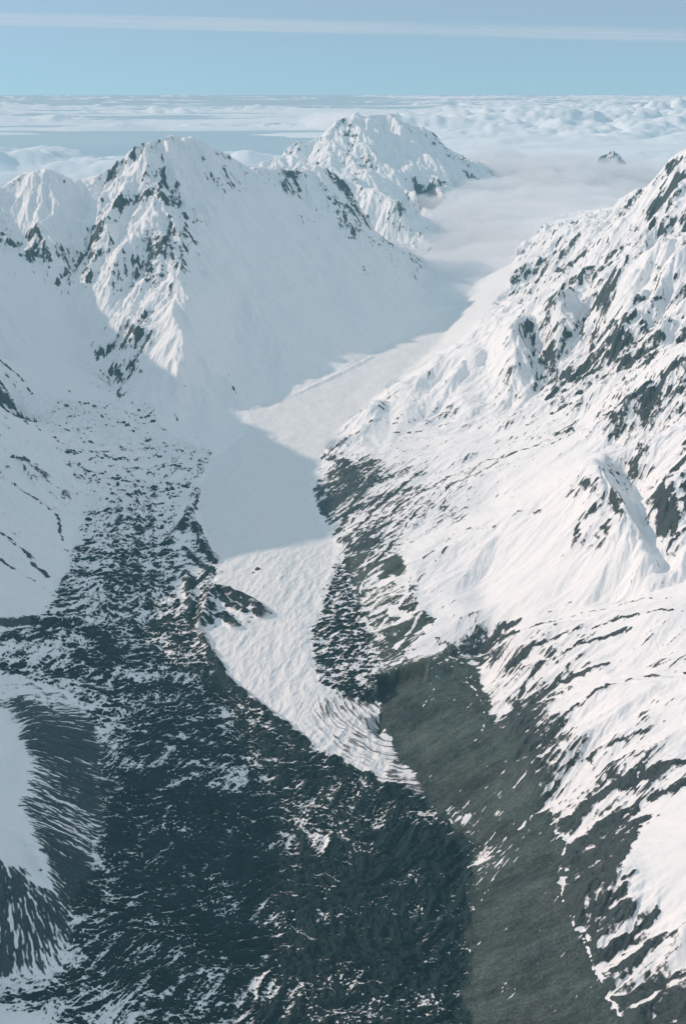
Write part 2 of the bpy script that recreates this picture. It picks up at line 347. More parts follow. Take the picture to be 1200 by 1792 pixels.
# bands of bare rock: (points, half width, strength)
LINE = np.zeros_like(Z)
for pts, w_, k_ in (
  ([(1200,1040),(1100,1048),(1000,1072),(930,1100),(850,1122)], 9, .5), ([(1200,1075),(1080,1085),(990,1110),(930,1140),(880,1185)], 10, .55), ([(1100,1105),(1010,1130),(950,1160),(905,1215),(900,1250)], 14, .6),
  ([(1200,1180),(1120,1190),(1060,1215),(1000,1250),(950,1310)], 14, .5), ([(1060,1160),(980,1185),(930,1225),(905,1290),(935,1340)], 16, .6), ([(1200,1255),(1110,1290),(1030,1330)], 8, .35),
  ([(1200,1330),(1100,1365),(1030,1400),(990,1440)], 22, .75), ([(1200,1365),(1120,1400),(1060,1440),(1000,1490)], 20, .75), ([(1130,1425),(1070,1470),(1000,1520)], 18, .7), ([(1110,1450),(1080,1520),(1020,1560),(985,1565)], 16, .7),
  ([(1120,1530),(1070,1590),(1010,1620)], 16, .6), ([(1150,1590),(1100,1640),(1045,1670)], 14, .6), ([(1170,1620),(1120,1670),(1070,1700)], 12, .55), ([(1200,1690),(1130,1730),(1090,1760)], 16, .6), ([(1200,1740),(1160,1775),(1120,1800)], 20, .6),
  ([(1010,730),(940,775),(850,800),(760,842),(690,890),(640,950)], 10, .5), ([(870,812),(790,850),(740,890),(700,935),(655,985)], 10, .5), ([(960,890),(905,905),(870,925),(800,930),(740,985)], 8, .42), ([(850,918),(790,955),(735,1010),(700,1060)], 9, .45),
  ([(750,810),(700,850),(660,880),(620,935)], 12, .5), ([(1060,740),(1000,745),(940,770)], 8, .4), ([(890,1000),(870,1030)], 6, .3), ([(1075,745),(1030,738),(1000,750),(960,780)], 10, .4),
  ([(1050,840),(1010,850),(985,870)], 14, .4), ([(1075,880),(1090,910),(1110,930)], 10, .4), ([(1040,890),(1010,915),(1010,950)], 14, .45), ([(1195,800),(1165,830),(1150,880),(1165,930)], 16, .5), ([(1170,850),(1170,900),(1180,940)], 12, .4),
  ([(1075,655),(1130,625),(1180,620)], 16, .5), ([(1200,640),(1160,670),(1130,715)], 18, .55), ([(1000,715),(960,725),(920,745)], 8, .4), ([(830,760),(860,740)], 8, .35), ([(690,760),(735,755)], 14, .5), ([(650,735),(620,765)], 12, .45), ([(1130,440),(1090,480),(1060,530)], 25, .35), ([(1150,540),(1160,570)], 22, .4), ([(1090,560),(1085,600)], 18, .4),
  ([(565,800),(600,812),(618,845),(590,880),(560,900)], 30, .6), ([(640,850),(610,890),(590,930)], 14, .5), ([(1000,1055),(955,1075)], 8, .5), ([(905,1092),(875,1108),(850,1135),(835,1165)], 18, .8),
  ([(283,262),(287,310),(270,335),(235,345),(205,370)], 28, .55), ([(205,370),(175,405),(150,440),(120,480),(100,500)], 26, .55), ([(240,250),(205,290),(180,312)], 14, .4), ([(290,345),(298,385),(290,420),(268,450)], 20, .45), ([(298,420),(308,470),(295,510)], 14, .4), ([(320,395),(345,420)], 10, .35),
  ([(250,552),(238,585),(205,605),(165,630)], 30, .5), ([(270,580),(245,610),(225,640)], 22, .5), ([(265,525),(255,560)], 12, .4), ([(232,640),(210,670),(205,710),(212,745)], 20, .5), ([(225,700),(250,740),(258,775)], 8, .3),
  ([(386,292),(395,305),(408,325)], 16, .5), ([(510,300),(520,320)], 18, .5), ([(585,365),(610,375),(632,390)], 18, .35), ([(530,250),(500,280)], 14, .4), ([(590,215),(560,262),(545,280)], 14, .4), ([(640,215),(612,258),(600,290)], 16, .4), ([(668,235),(650,262)], 12, .35), ([(760,248),(785,262),(825,280)], 22, .45), ([(705,250),(715,280),(735,320)], 9, .25), ([(690,290),(712,320),(740,355)], 14, .4),
  ([(0,632),(35,660),(60,695)], 12, .5), ([(0,690),(30,712),(50,740)], 18, .5), ([(0,706),(40,728),(75,762)], 8, .4), ([(20,795),(52,812)], 14, .45), ([(0,830),(60,868),(100,900),(110,950)], 10, .5), ([(0,935),(40,965),(95,1015)], 16, .5), ([(0,975),(50,1005),(95,1040)], 8, .4), ([(85,640),(110,665),(130,700)], 8, .4), ([(50,410),(75,425),(60,455)], 30, .4),
  ([(90,810),(140,835),(190,850)], 7, .35), ([(300,700),(310,735)], 8, .3), ([(400,670),(415,695)], 10, .35), ([(390,800),(420,780),(460,762)], 8, .35), ([(450,745),(500,715)], 6, .25)):
    LINE = np.maximum(LINE, k_ * np.exp(-(ldist(pts, w_ * 4) / w_) ** 2))
SNL = np.zeros_like(Z)
for pts, w_ in (([(988,1478),(979,1520),(985,1580),(1030,1675),(1085,1792),(1130,1880)], 6), ([(818,1180),(832,1215),(848,1245),(846,1285)], 6), ([(800,1442),(822,1428)], 9), ([(822,1518),(850,1505),(872,1494)], 10), ([(790,1436),(800,1446)], 5),
  ([(900,1376),(930,1350),(960,1330)], 6), ([(905,1450),(940,1420),(975,1400)], 6), ([(870,1345),(905,1318)], 5), ([(1045,1660),(1100,1620)], 8), ([(1060,1700),(1120,1650)], 8), ([(1090,1790),(1150,1740)], 8),
  ([(740,1235),(760,1210)], 5), ([(990,1470),(1060,1400),(1110,1345)], 8), ([(725,1010),(700,1060),(660,1100)], 8), ([(760,1040),(720,1100),(690,1140)], 8), ([(640,980),(632,1040)], 6)):
    SNL = np.maximum(SNL, np.exp(-(ldist(pts, w_ * 4) / w_) ** 2))
print('lines', time.time() - T0)
for cell in (230, 120):
    h, dx, dy = gully(Xf, Yf, rx + wx * .2, ry + wy * .2, cell, 38 + cell)
    Z += WAL * cell * .055 * h; RIB += WAL * h * .35
def carve(pts, depth):
    m_ = inside(poly(pts), XW * .35 + X * .65, YW * .35 + Y * .65).astype(f4)
    for _ in range(5):
        m_[1:-1] = (m_[:-2] + m_[2:] + m_[1:-1]) / 3; m_[:, 1:-1] = (m_[:, :-2] + m_[:, 2:] + m_[:, 1:-1]) / 3
    return m_ * depth
PIT = carve([(662,1182),(700,1170),(748,1163),(742,1190),(712,1206),(676,1226),(664,1222)], 1.0) ; PIT2 = carve([(640,1258),(668,1250),(672,1275),(662,1288),(645,1275)], 1.0)
Z -= PIT * 90 + PIT2 * 45
# glacier surface
def aniso(cx, cy, ang, o, s, fn=ridged):
    c, sn = math.cos(ang), math.sin(ang)
    return fn((Xf * c + Yf * sn) / cx, (-Xf * sn + Yf * c) / cy, o, s)
flw = fbm(Xf / 520, Yf / 520, 3, 741)
def warpr(cx, cy, o, s, fn):
    a_ = flw * 1.5 + .15; c_, s_ = np.cos(a_), np.sin(a_)
    return fn((Xf * .97 + Yf * .2 + flw * 160) / cx, (-Xf * .2 + Yf * .97 + flw * 260) / cy, o, s)
hum = warpr(105, 72, 4, 71, ridged) ; hum2 = aniso(420, 300, 0, 3, 75, fbm)
Z += np.clip(RUB + STR, 0, 1) * (1 - MO2) * ((hum - .5) * 26 + hum2 * 16 + (ridged(Xf / 44 + hum2, Yf / 26, 4, 73) - .5) * 9)
crev = aniso(70, 160, -.25, 4, 81, ridged)
Z += ICE * (1 - STR) * ((crev - .5) * np.interp(Y, [3000, 4900, 5600], [13, 10, 1.6]) + fbm(Xf / 260, Yf / 260, 3, 85) * 13)
# rubble mounds on the ice
Z += (MO * 8 + MO2 * 6) * ridged(Xf / 60, Yf / 60, 3, 91)
# small-scale roughness everywhere
ARC = hit(735, 1175)
tip = softpoly([(550,1225),(640,1205),(690,1250),(720,1320),(765,1400),(720,1400),(640,1355),(575,1318),(545,1275)], 45)
Z += samp(tip, X, Y) * 9 * (ridged(np.hypot(Xf - ARC[0], Yf - ARC[1]) / 24 + .6 * fbm(Xf / 120, Yf / 120, 3, 641), np.arctan2(Yf - ARC[1], Xf - ARC[0]) * 2.2, 3, 645) - .5)
fine = fbm(Xf / 46, Yf / 46, 3, 101)
Z += fine * (1.5 + 5 * amp * RO) * (1 - ICE * .8)
Z += (ridged(Xf / 120 + wx, Yf / 120 + wy, 4, 751) - .55) * 16 * amp * sst(.7, 1.2, RO)
Z += fbm(Xf / 220, Yf / 220, 3, 105) * 9 * (1 - FL) * (.4 + RO)
print('detail', time.time() - T0)

# surface normal and slope
Zr = np.gradient(Z, axis=0); Zt = np.gradient(Z, axis=1)
dr = np.gradient(r)[:, None]; dt = np.gradient(th)[None, :]
sr = Zr / dr; stt = Zt / (RR * dt)
SL = np.sqrt(sr * sr + stt * stt).astype(f4)
sL = SL.copy()
for _ in range(2):
    sL[1:-1] = (sL[:-2] + sL[2:] + 2 * sL[1:-1]) / 4; sL[:, 1:-1] = (sL[:, :-2] + sL[:, 2:] + 2 * sL[:, 1:-1]) / 4

# ------------------------------------------------------------------ bare ground versus snow (values above .5 are bare)
BIAS = field([(200,420,.08),(155,440,.22),(285,320,.25),(290,440,.25),(240,590,.25),(170,420,.3),(330,560,-.1),(210,350,.0),(235,400,-.05),(210,680,.25),(240,720,.2),(300,650,-.2),
  (380,300,.0),(395,315,.4),(450,400,-.05),(600,380,.3),(515,310,.3),(590,560,-.05),(480,560,.0),(400,650,.12),(400,500,.0),(540,470,-.02),(470,420,.02),(560,520,.03),(640,450,.02),(330,310,-.3),(120,380,-.1),(50,430,.35),(40,300,.2),(60,340,-.2),
  (60,560,-.2),(100,640,-.05),(20,700,.3),(120,700,.15),(30,800,.25),(100,800,.15),(60,950,.15),(20,900,.2),(20,600,.1),
  (600,240,.05),(650,240,-.25),(620,280,.15),(720,260,-.35),(735,290,-.3),(710,320,-.2),(690,230,-.3),(790,262,.2),(740,350,.2),(560,330,.1),
  (1070,278,.12),(1180,330,.12),(1100,385,-.05),(1000,400,.06),(930,450,.06),(1060,440,-.1),(1170,440,-.08),(1150,350,.15),(960,490,.15),
  (700,700,.1),(720,745,.2),(800,650,-.05),(900,640,.0),(850,600,-.25),(1000,600,.15),(1080,600,.2),(1150,540,-.02),(1100,520,-.02),(950,560,.05),(640,740,.1),(680,760,.1),(1130,720,.1),(1080,660,.1),(1180,640,.05),
  (900,800,.08),(800,800,.1),(980,830,-.1),(1050,900,.08),(1030,860,.05),(1010,950,.1),(940,950,-.3),(1170,900,.3),(1100,1000,-.35),(1120,930,-.4),(880,900,-.05),(900,1050,-.2),(1000,1030,-.1),(780,900,.1),(700,900,.25),(660,880,.35),(600,860,.5),(570,900,.42),(620,930,.28),(780,1040,.15),(820,960,-.1),(850,1030,-.1),(790,1100,.12),(840,1130,.4),
  (950,1100,.0),(1100,1080,-.1),(900,1150,.15),(855,1190,-.3),(885,1160,.0),(880,1215,.0),(915,1230,.35),(900,1280,.45),(1000,1150,.1),(1100,1160,.05),(1180,1180,.1),(950,1300,.3),(1050,1230,-.05),(1000,1350,.0),(1100,1300,-.05),(1180,1260,-.1),(940,1360,.4),(1050,1400,.35),(1120,1360,.35),(1180,1400,.0),(1020,1500,.55),(1090,1460,.35),(1050,1560,.5),(1170,1500,-.7),(1180,1570,-.5),(1110,1540,.1),(1090,1640,.35),(1180,1620,.05),(1100,1720,.4),(1180,1700,.3),(1150,1780,.5),(1130,1640,.2),
  (15,1330,-.25),(20,1430,-.25),(60,1530,-.15),(0,1240,.35),(50,1240,.4),(85,1270,.4),(30,1270,.1),(60,1120,.3),(20,1050,.0),(10,1460,-.3)], 2.2)
BI = samp(BIAS, X, Y).astype(f4)
patch = fbm(Xf / 260, Yf / 260, 4, 111)
sD = sL - np.clip(slope0, 0, 1.3)
alp = .14 + np.clip(sD, -.6, 1.2) * .34 + np.clip(slope0 - .95, 0, 1) * .16 + BI * .78 + patch * .22 + GF * (.20 - .07 * sst(.8, 1.3, RO)) + (ridged(Xf / 150, Yf / 150, 4, 721) - .5) * .30 * sst(.7, 1.3, RO) + (RO - .6) * .04
# long thin rock bands that run across the slopes on the right
ba1 = aniso(420, 30, math.radians(26), 3, 171, ridged); ba2 = aniso(420, 34, math.radians(46), 3, 175, ridged)
k1 = samp(field([(1100,1150,1),(1000,1250,1),(1050,1450,1),(1100,1700,.8),(900,1200,1),(950,1000,.2),(1000,820,.2),(800,850,.2),(700,950,.5),(1180,1540,-.5)]), X, Y)
k2 = samp(field([(1100,1150,.2),(1000,1250,.1),(1050,1450,.1),(950,960,-.3),(1000,820,.8),(800,850,1),(700,900,1),(880,800,1),(780,1000,.5),(1000,700,.5),(1100,1000,-.3),(1000,600,-.2),(900,640,-.2),(1150,450,-.2),(400,500,-.4),(200,500,-.4),(60,900,-.3)]), X, Y)
k1 = np.clip(k1 * (.75 + 1.1 * fbm(Xf / 420, Yf / 420, 3, 781)), 0, 1) * (X > 0); k2 = np.clip(k2, 0, 1) * (X > -100) * (Y < 8000)
ba3 = aniso(900, 85, math.radians(24), 4, 173, ridged)
band = np.maximum(k1 * np.maximum(sst(.60, .92, ba1), 1.15 * sst(.62, .88, ba3)), k2 * sst(.64, .94, ba2)).astype(f4)
alp = alp + band * .30
lb = .55 + .9 * fbm(Xf / 55, Yf / 55, 4, 661) + .35 * GF
hi_ = sst(5200, 8000, Y)
alp = alp - hi_ * .07 - .05 * sst(.9, 1.3, RO) + fbm(Xf / 34, Yf / 34, 3, 665) * .22 * hi_
alp = alp + LINE * np.clip(lb, -.1, 1.3) * (1.2 - .35 * hi_)
# ribs show through the thin snow of the lower slopes
alp = alp + np.clip(1 - RO, 0, 1) * .10 * RIB
# rubble: dark in the lower middle, snowier up the glacier and at the sides
RUBB = field([(250,760,-.3),(150,740,-.3),(180,850,-.1),(250,870,.02),(200,800,-.2),(330,850,-.05),(200,950,.12),(260,950,.22),(330,930,.25),(150,980,.2),(230,1040,.38),(330,1030,.35),(130,1050,.2),(80,1120,.25),(150,1110,.5),(30,1150,.25),(160,1160,.6),(100,1200,.0),(60,1190,.1),(200,1180,.2),(260,1130,.45),(300,1130,.42),(350,1180,.6),(390,1230,.7),(280,1220,.62),(200,1260,.3),(160,1250,.3),(250,1330,.6),(230,1400,.75),(300,1400,.95),(400,1320,.62),(420,1350,.5),(500,1300,.72),(420,1450,1.1),(520,1400,.72),(560,1420,.7),(600,1450,.78),(350,1550,1.0),(500,1560,.95),(250,1600,.72),(450,1650,.85),(600,1600,.98),(700,1500,1.1),(760,1500,1.5),(650,1400,.75),(730,1440,.75),(740,1470,1.3),(300,1700,.7),(500,1750,.98),(700,1700,1.15),(780,1600,1.1),(160,1620,.7),(150,1700,.65),(60,1750,.12),(200,1780,.32),(350,1790,.55),(100,1790,.15)], 2.0)
RB = samp(RUBB, X, Y).astype(f4)
rubn = warpr(95, 55, 5, 121, fbm); rubf = warpr(30, 20, 3, 131, fbm); big = fbm(Xf / 300, Yf / 240, 3, 745)
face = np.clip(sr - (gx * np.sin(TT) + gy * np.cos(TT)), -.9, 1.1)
spk = np.clip(perlin(Xf / 11, Yf / 10, 701) + .5 * perlin(Xf / 5, Yf / 4.5, 702) + .8 * fbm(Xf / 120, Yf / 100, 4, 703) + big * .5 - .52, 0, 1)
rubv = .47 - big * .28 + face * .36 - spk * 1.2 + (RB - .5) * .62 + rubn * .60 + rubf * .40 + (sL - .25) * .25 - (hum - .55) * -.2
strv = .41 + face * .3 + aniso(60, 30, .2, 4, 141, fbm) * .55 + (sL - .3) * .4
icev = -.2 + .22 * sst(.3, .8, crev) * np.interp(Y, [2500, 4300, 5000], [1, .8, 0]) + fbm(Xf / 130, Yf / 90, 4, 771) * .3
walv = .93 + fbm(Xf / 180, Yf / 180, 3, 151) * .2 + RIB * .14
WB = samp(field([(650,1000,.1),(700,1100,-.08),(640,1060,-.5),(690,1150,-.35),(740,1130,-.5),(720,1030,-.4),(650,1110,-.4),(780,1160,-.3),(660,970,-.2),(720,1080,-.2),(700,1200,.3),(760,1250,.12),(800,1250,.25),(720,1300,.2),(850,1400,.1),(820,1510,-.35),(880,1330,.1),(900,1400,-.1),(930,1450,.1),(950,1600,.25),(850,1650,.3),(1000,1700,.15),(740,1400,.2),(815,1437,-.25),(850,1300,.3)], 2.5), X, Y).astype(f4)
stk = aniso(70, 9, math.radians(38), 3, 761, fbm) + .5 * fbm(Xf / 160, Yf / 160, 3, 765)
walv = walv + WB * .9 - np.clip(stk - .33, 0, .5) * 2.2 - np.clip(spk, 0, .3) * .9 + (PIT + PIT2) * .6
lwv = .72 + RIB * .28 + patch * .5 + GF * .1
wq = np.clip(WAL + (fbm(Xf / 150, Yf / 150, 4, 181) * .55 + GF * .25) * (WAL > .01) * (1 - np.abs(WAL * 2 - 1) * .6), 0, 1)
wq = wq * (1 - .55 * samp(upw, X, Y) * (fbm(Xf / 120, Yf / 90, 3, 185) > .08))
wq = sst(.25, .75, wq)
bare = alp + (walv - alp) * wq; bare = bare + (lwv - bare) * LW
bare = bare + (rubv - bare) * np.clip(RUB, 0, 1)
bare = bare + (icev - bare) * np.clip(ICE, 0, 1)
bare = bare + (strv - bare) * STR
bare = bare - SNL * np.clip(.45 + 1.3 * fbm(Xf / 45, Yf / 45, 4, 731), 0, 1.1)
icy_ = np.clip(ICE, 0, 1); tn_ = fbm(Xf / 50, Yf / 34, 4, 161)
bare = bare + TENTM * (1 - icy_) * (.20 + .3 * tn_)
mo_ = sst(.15, .5, MO) * 1.0
bare = bare + (.72 + .8 * tn_ - bare) * np.maximum(TENTM * icy_, mo_ * .55)
tipm = samp(tip, X, Y)
arcs = ridged(np.hypot(Xf - ARC[0], Yf - ARC[1]) / 24 + .6 * fbm(Xf / 120, Yf / 120, 3, 641), np.arctan2(Yf - ARC[1], Xf - ARC[0]) * 2.2, 3, 645)
bare = bare + tipm * (sst(.45, .85, arcs) * .80 + .06)
# crags: bare rock is broken and stands proud of the snow
rk = sst(.40, .62, bare + fbm(Xf / 30, Yf / 30, 3, 651) * .2) * NRM * (1 - FL)
Z += rk * (ridged(Xf / 55, Yf / 55, 4, 655) - .35) * 15 * np.clip(.4 + slope0, 0, 1.2)
scree = np.clip(WAL + LW * .8, 0, 1)
print('bare', time.time() - T0)

# ------------------------------------------------------------------ materials
def mat(name):
    m = bpy.data.materials.new(name); m.use_nodes = True
    nt = m.node_tree; nt.nodes.clear(); return m, nt
class G:
    def __init__(s, nt): s.nt = nt
    def n(s, t, **k):
        o = s.nt.nodes.new(t)
        for a, b in k.items():
            if a[0] == '_': o.inputs[a[1:].replace('_', ' ')].default_value = b
            else: setattr(o, a, b)
        return o
    def l(s, a, b): s.nt.links.new(a, b)
    def math(s, op, a, b=None, c=None, clamp=False):
        o = s.nt.nodes.new('ShaderNodeMath'); o.operation = op; o.use_clamp = clamp
        for i, v in enumerate((a, b, c)):
            if v is None: continue
            if isinstance(v, (int, float)): o.inputs[i].default_value = v
            else: s.l(v, o.inputs[i])
        return o.outputs[0]
    def noise(s, vec, scale, detail=4, rough=.55):
        o = s.nt.nodes.new('ShaderNodeTexNoise'); o.inputs['Scale'].default_value = scale; o.inputs['Detail'].default_value = detail; o.inputs['Roughness'].default_value = rough
        s.l(vec, o.inputs['Vector']); return o.outputs['Fac']
    def mix(s, f, a, b):
        o = s.nt.nodes.new('ShaderNodeMix'); o.data_type = 'RGBA'
        s.l(f, o.inputs[0])
        for i, v in ((6, a), (7, b)):
            if isinstance(v, tuple): o.inputs[i].default_value = (*v, 1)
            else: s.l(v, o.inputs[i])
        return o.outputs[2]
def land_material(name, rockA, rockB, screeA, screeB, snow=(.88, .88, .88), fine=.40, bump=1.0, icy=False, lo=.455, hi=.56, grit=.55):
    m, t = mat(name); g = G(t)
    geo = g.n('ShaderNodeNewGeometry'); pos = geo.outputs['Position']
    at = g.n('ShaderNodeAttribute', attribute_name='bare'); sc = g.n('ShaderNodeAttribute', attribute_name='scree')
    n1 = g.noise(pos, 1 / 26, 5, .62); n2 = g.noise(pos, 1 / 7.5, 7, .72); n3 = g.noise(pos, 1 / 160, 4, .55)
    v = g.math('ADD', at.outputs['Fac'], g.math('MULTIPLY', g.math('SUBTRACT', n1, .5), fine * 1.3))
    v = g.math('ADD', v, g.math('MULTIPLY', g.math('SUBTRACT', n2, .5), fine * .6))
    mr = g.n('ShaderNodeMapRange', interpolation_type='SMOOTHSTEP'); mr.inputs[1].default_value = lo; mr.inputs[2].default_value = hi
    g.l(v, mr.inputs[0]); mask = mr.outputs[0]
    rk = g.mix(n1, rockA, rockB); scn = g.mix(n3, screeA, screeB)
    dark = g.mix(sc.outputs['Fac'], rk, scn)
    vary = g.n('ShaderNodeMapRange'); vary.inputs[1].default_value = .25; vary.inputs[2].default_value = .75; vary.inputs[3].default_value = 1 - grit; vary.inputs[4].default_value = 1 + grit; g.l(n2, vary.inputs[0])
    st = g.n('ShaderNodeAttribute', attribute_name='streak')
    dk = g.n('ShaderNodeVectorMath', operation='SCALE'); g.l(dark, dk.inputs[0]); g.l(g.math('MULTIPLY', vary.outputs[0], g.math('ADD', g.math('MULTIPLY', st.outputs['Fac'], .9), .55)), dk.inputs['Scale'])
    sn = g.mix(n3, snow, (snow[0] * .93, snow[1] * .95, snow[2] * .97))
    if icy:
        sn = g.mix(g.math('MULTIPLY', g.math('SUBTRACT', n1, .35), 1.2, clamp=True), (.83, .83, .83), (.68, .73, .76))
    col = g.mix(mask, sn, dk.outputs[0])
    bs = g.n('ShaderNodeBsdfPrincipled'); g.l(col, bs.inputs['Base Color'])
    bs.inputs['Roughness'].default_value = .75; bs.inputs['Specular IOR Level'].default_value = .25
    hh = g.math('ADD', g.math('MULTIPLY', n1, g.math('ADD', g.math('MULTIPLY', mask, 7.0 * bump), 3.4 if icy else 2.6)), g.math('MULTIPLY', n2, g.math('ADD', g.math('MULTIPLY', mask, 2.2 * bump), .25)))
    bp = g.n('ShaderNodeBump'); bp.inputs['Strength'].default_value = .9; bp.inputs['Distance'].default_value = 1.0
    g.l(hh, bp.inputs['Height']); g.l(bp.outputs[0], bs.inputs['Normal'])
    o = g.n('ShaderNodeOutputMaterial'); g.l(bs.outputs[0], o.inputs[0]); return m
M_MTN = land_material('snow_and_rock', (.022, .040, .045), (.075, .092, .092), (.04, .07, .062), (.09, .115, .095))
M_RUB = land_material('rubble_on_ice', (.004, .019, .021), (.018, .041, .043), (.03, .05, .05), (.05, .07, .065), fine=.62, bump=1.3, lo=.42, hi=.60)
M_WAL = land_material('moraine_gravel', (.02, .042, .045), (.06, .085, .078), (.028, .048, .049), (.084, .104, .088), fine=.34, bump=.8, grit=.95)
M_LWL = land_material('dark_moraine', (.016, .036, .044), (.055, .078, .084), (.018, .038, .046), (.060, .080, .084), fine=.40, bump=.9, grit=.7, lo=.42, hi=.58)
M_ICE = land_material('glacier_snow', (.06, .07, .08), (.11, .11, .11), (.1, .1, .1), (.1, .1, .1), fine=.34, icy=True, lo=.30, hi=.85)

# ------------------------------------------------------------------ cutting the land into its pieces
QX = (X[:-1, :-1] + X[1:, 1:]) / 2; QY = (Y[:-1, :-1] + Y[1:, 1:]) / 2
def q(a): return (a[:-1, :-1] + a[1:, 1:]) / 2
reg = np.full(QX.shape, 0, np.int8)
def xat(pts, y):
    pts = sorted(pts, key=lambda p: p[1]); return np.interp(y, [p[1] for p in pts], [p[0] for p in pts])
mid = [F(480,2300), F(480,1792), F(600,1350), F(560,1230), F(500,1120), F(490,1000), F(460,880), F(500,760), F(560,690), F(640,640), F(730,560), F(770,470), F(800,400), (2600, 20000)]
right = QX > xat(mid, QY)
reg[:] = 1                                                   # left valley side
reg[right] = 4                                               # right valley side
far = QY > 12500
mleft = (~right) & inside(np.array([hit(330,740), hit(250,720), hit(200,650), hit(140,560), hit(100,500), hit(40,430), (-3600, 9300), (-4200, 11800), (-1500, 12800), (800, 12500), hit(770,440), hit(740,575), hit(600,640), hit(440,715)]), QX, QY)
reg[mleft] = 2
reg[(QY > 12600 - .12 * np.abs(QX)) & (QX < 3300)] = 3
ft = [p[:2] for p in FT]; 
r1p = np.array([F(562,800)[:2]] + [tuple(p) for p in ft] + [(7000, 6500), (7000, 7600), (4200, 7600)] + [tuple(hit(*p)) for p in ((1110,500),(960,535),(880,570),(760,630),(660,690),(590,760))])
reg[right & (QY < 13500) & (QX > xat(mid, QY)) & (QY > np.interp(QX, [p[0] for p in ft], [p[1] for p in ft]))] = 5
reg[(QY > np.interp(QX, *zip(*sorted([P(892,560,z=1020)[:2], P(970,505,z=1200)[:2], P(1110,480,z=1420)[:2], P(1230,400,z=1750)[:2], (0, 9200), (7000, 9000)])))) & right & (QY < 14000) & (QX > 1500)] = 6
v1 = [F(835,1165), P(900,1096,z=300), P(1000,1054,z=430), P(1100,1033,z=540), P(1200,1012,z=650), (2700, 4200), (7000, 4400)]
reg[right & (QX > F(820,1180)[0] - 20) & (QY < np.interp(QX, [p[0] for p in v1], [p[1] for p in v1]))] = 7
reg[q(WAL) > .5] = 8; reg[q(LW) > .5] = 9
reg[q(RUB) > .5] = 10; reg[q(ICE) > .5] = 11; reg[q(STR) > .5] = 12; reg[q(MO) > .45] = 13
OB = {1: ('valley_side', 'shaded snowy slope along the left edge, falling to the rubble-covered glacier', 'hillside', M_MTN),
 2: ('mountain', 'big snow mountain on the left with a sunlit rocky spur and a long shaded face', 'mountain', M_MTN),
 3: ('mountain', 'farthest snow pyramid, standing against the clouds behind the big left mountain', 'mountain', M_MTN),
 4: ('valley_side', 'broad sunlit snow slope right of the glacier, cut by thin rock bands', 'hillside', M_MTN),
 5: ('mountain_ridge', 'sunlit snow ridge with a sharp white point rising from the bend of the glacier', 'ridge', M_MTN),
 6: ('mountain', 'dark rocky range in the upper right corner, partly in cloud', 'mountain', M_MTN),
 7: ('valley_side', 'streaked snow hillside in the lower right corner above the dark moraine wall', 'hillside', M_MTN),
 8: ('moraine_wall', 'tall grey-green gravel moraine wall right of the glacier', 'moraine', M_WAL),
 9: ('moraine_wall', 'dark ribbed moraine walls in shade at the lower left edge', 'moraine', M_LWL),
 10: ('rubble_glacier', 'wide dark rubble-covered glacier with snow patches in the foreground', 'glacier', M_RUB),
 11: ('snow_glacier', 'smooth white tongue of snow-covered glacier winding down the middle', 'glacier', M_ICE),
 12: ('rubble_strip', 'narrow dark rubble strip along the right margin of the white glacier tongue', 'moraine', M_RUB),
 13: ('rubble_mound', 'dark rock mound standing alone on the left edge of the white glacier tongue', 'mound', M_RUB)}
CO = np.stack([X, Y, Z], -1).reshape(-1, 3).astype(f4)
st_ = np.clip(.5 + (.28 * WAL + .55 * LW) * RIB + WAL * (.95 * fbm(Xf / 240, Yf / 170, 4, 711) + .5 * fbm(Xf / 40, Yf / 40, 3, 715)) + .35 * GF * (1 - scree), 0, 1).reshape(-1).astype(f4); ba = bare.reshape(-1).astype(f4); sc_ = scree.reshape(-1).astype(f4)
idx = np.arange(nr * nt).reshape(nr, nt)
QD = np.stack([idx[:-1, :-1], idx[:-1, 1:], idx[1:, 1:], idx[1:, :-1]], -1).reshape(-1, 4)
rg = reg.reshape(-1)
col = bpy.context.scene.collection
def tag(o, label, cat, kind=None, group=None):
    o['label'] = label; o['category'] = cat
    if kind: o['kind'] = kind
    if group: o['group'] = group
def mesh_np(name, co, quads, m, smooth=True):
    me = bpy.data.meshes.new(name)
    me.vertices.add(len(co)); me.vertices.foreach_set('co', np.ascontiguousarray(co, f4).ravel())
    n = len(quads)
    me.loops.add(n * 4); me.polygons.add(n)
    me.loops.foreach_set('vertex_index', np.ascontiguousarray(quads, np.int32).ravel())
    me.polygons.foreach_set('loop_start', np.arange(0, n * 4, 4, dtype=np.int32))
    me.polygons.foreach_set('use_smooth', np.full(n, smooth))
    me.materials.append(m); me.update(calc_edges=True)
    o = bpy.data.objects.new(name, me); col.objects.link(o); return o
for k, (nm, lab, cat, m) in OB.items():
    qs = QD[rg == k]
    if not len(qs): print('EMPTY', k); continue
    used, inv = np.unique(qs, return_inverse=True)
    o = mesh_np(nm, CO[used], inv.reshape(-1, 4), m)
    for an, arr in (('bare', ba), ('scree', sc_), ('streak', st_)):
        a = o.data.attributes.new(an, 'FLOAT', 'POINT'); a.data.foreach_set('value', np.ascontiguousarray(arr[used]))
    tag(o, lab, cat, 'structure')
print('land', len(QD), time.time() - T0)

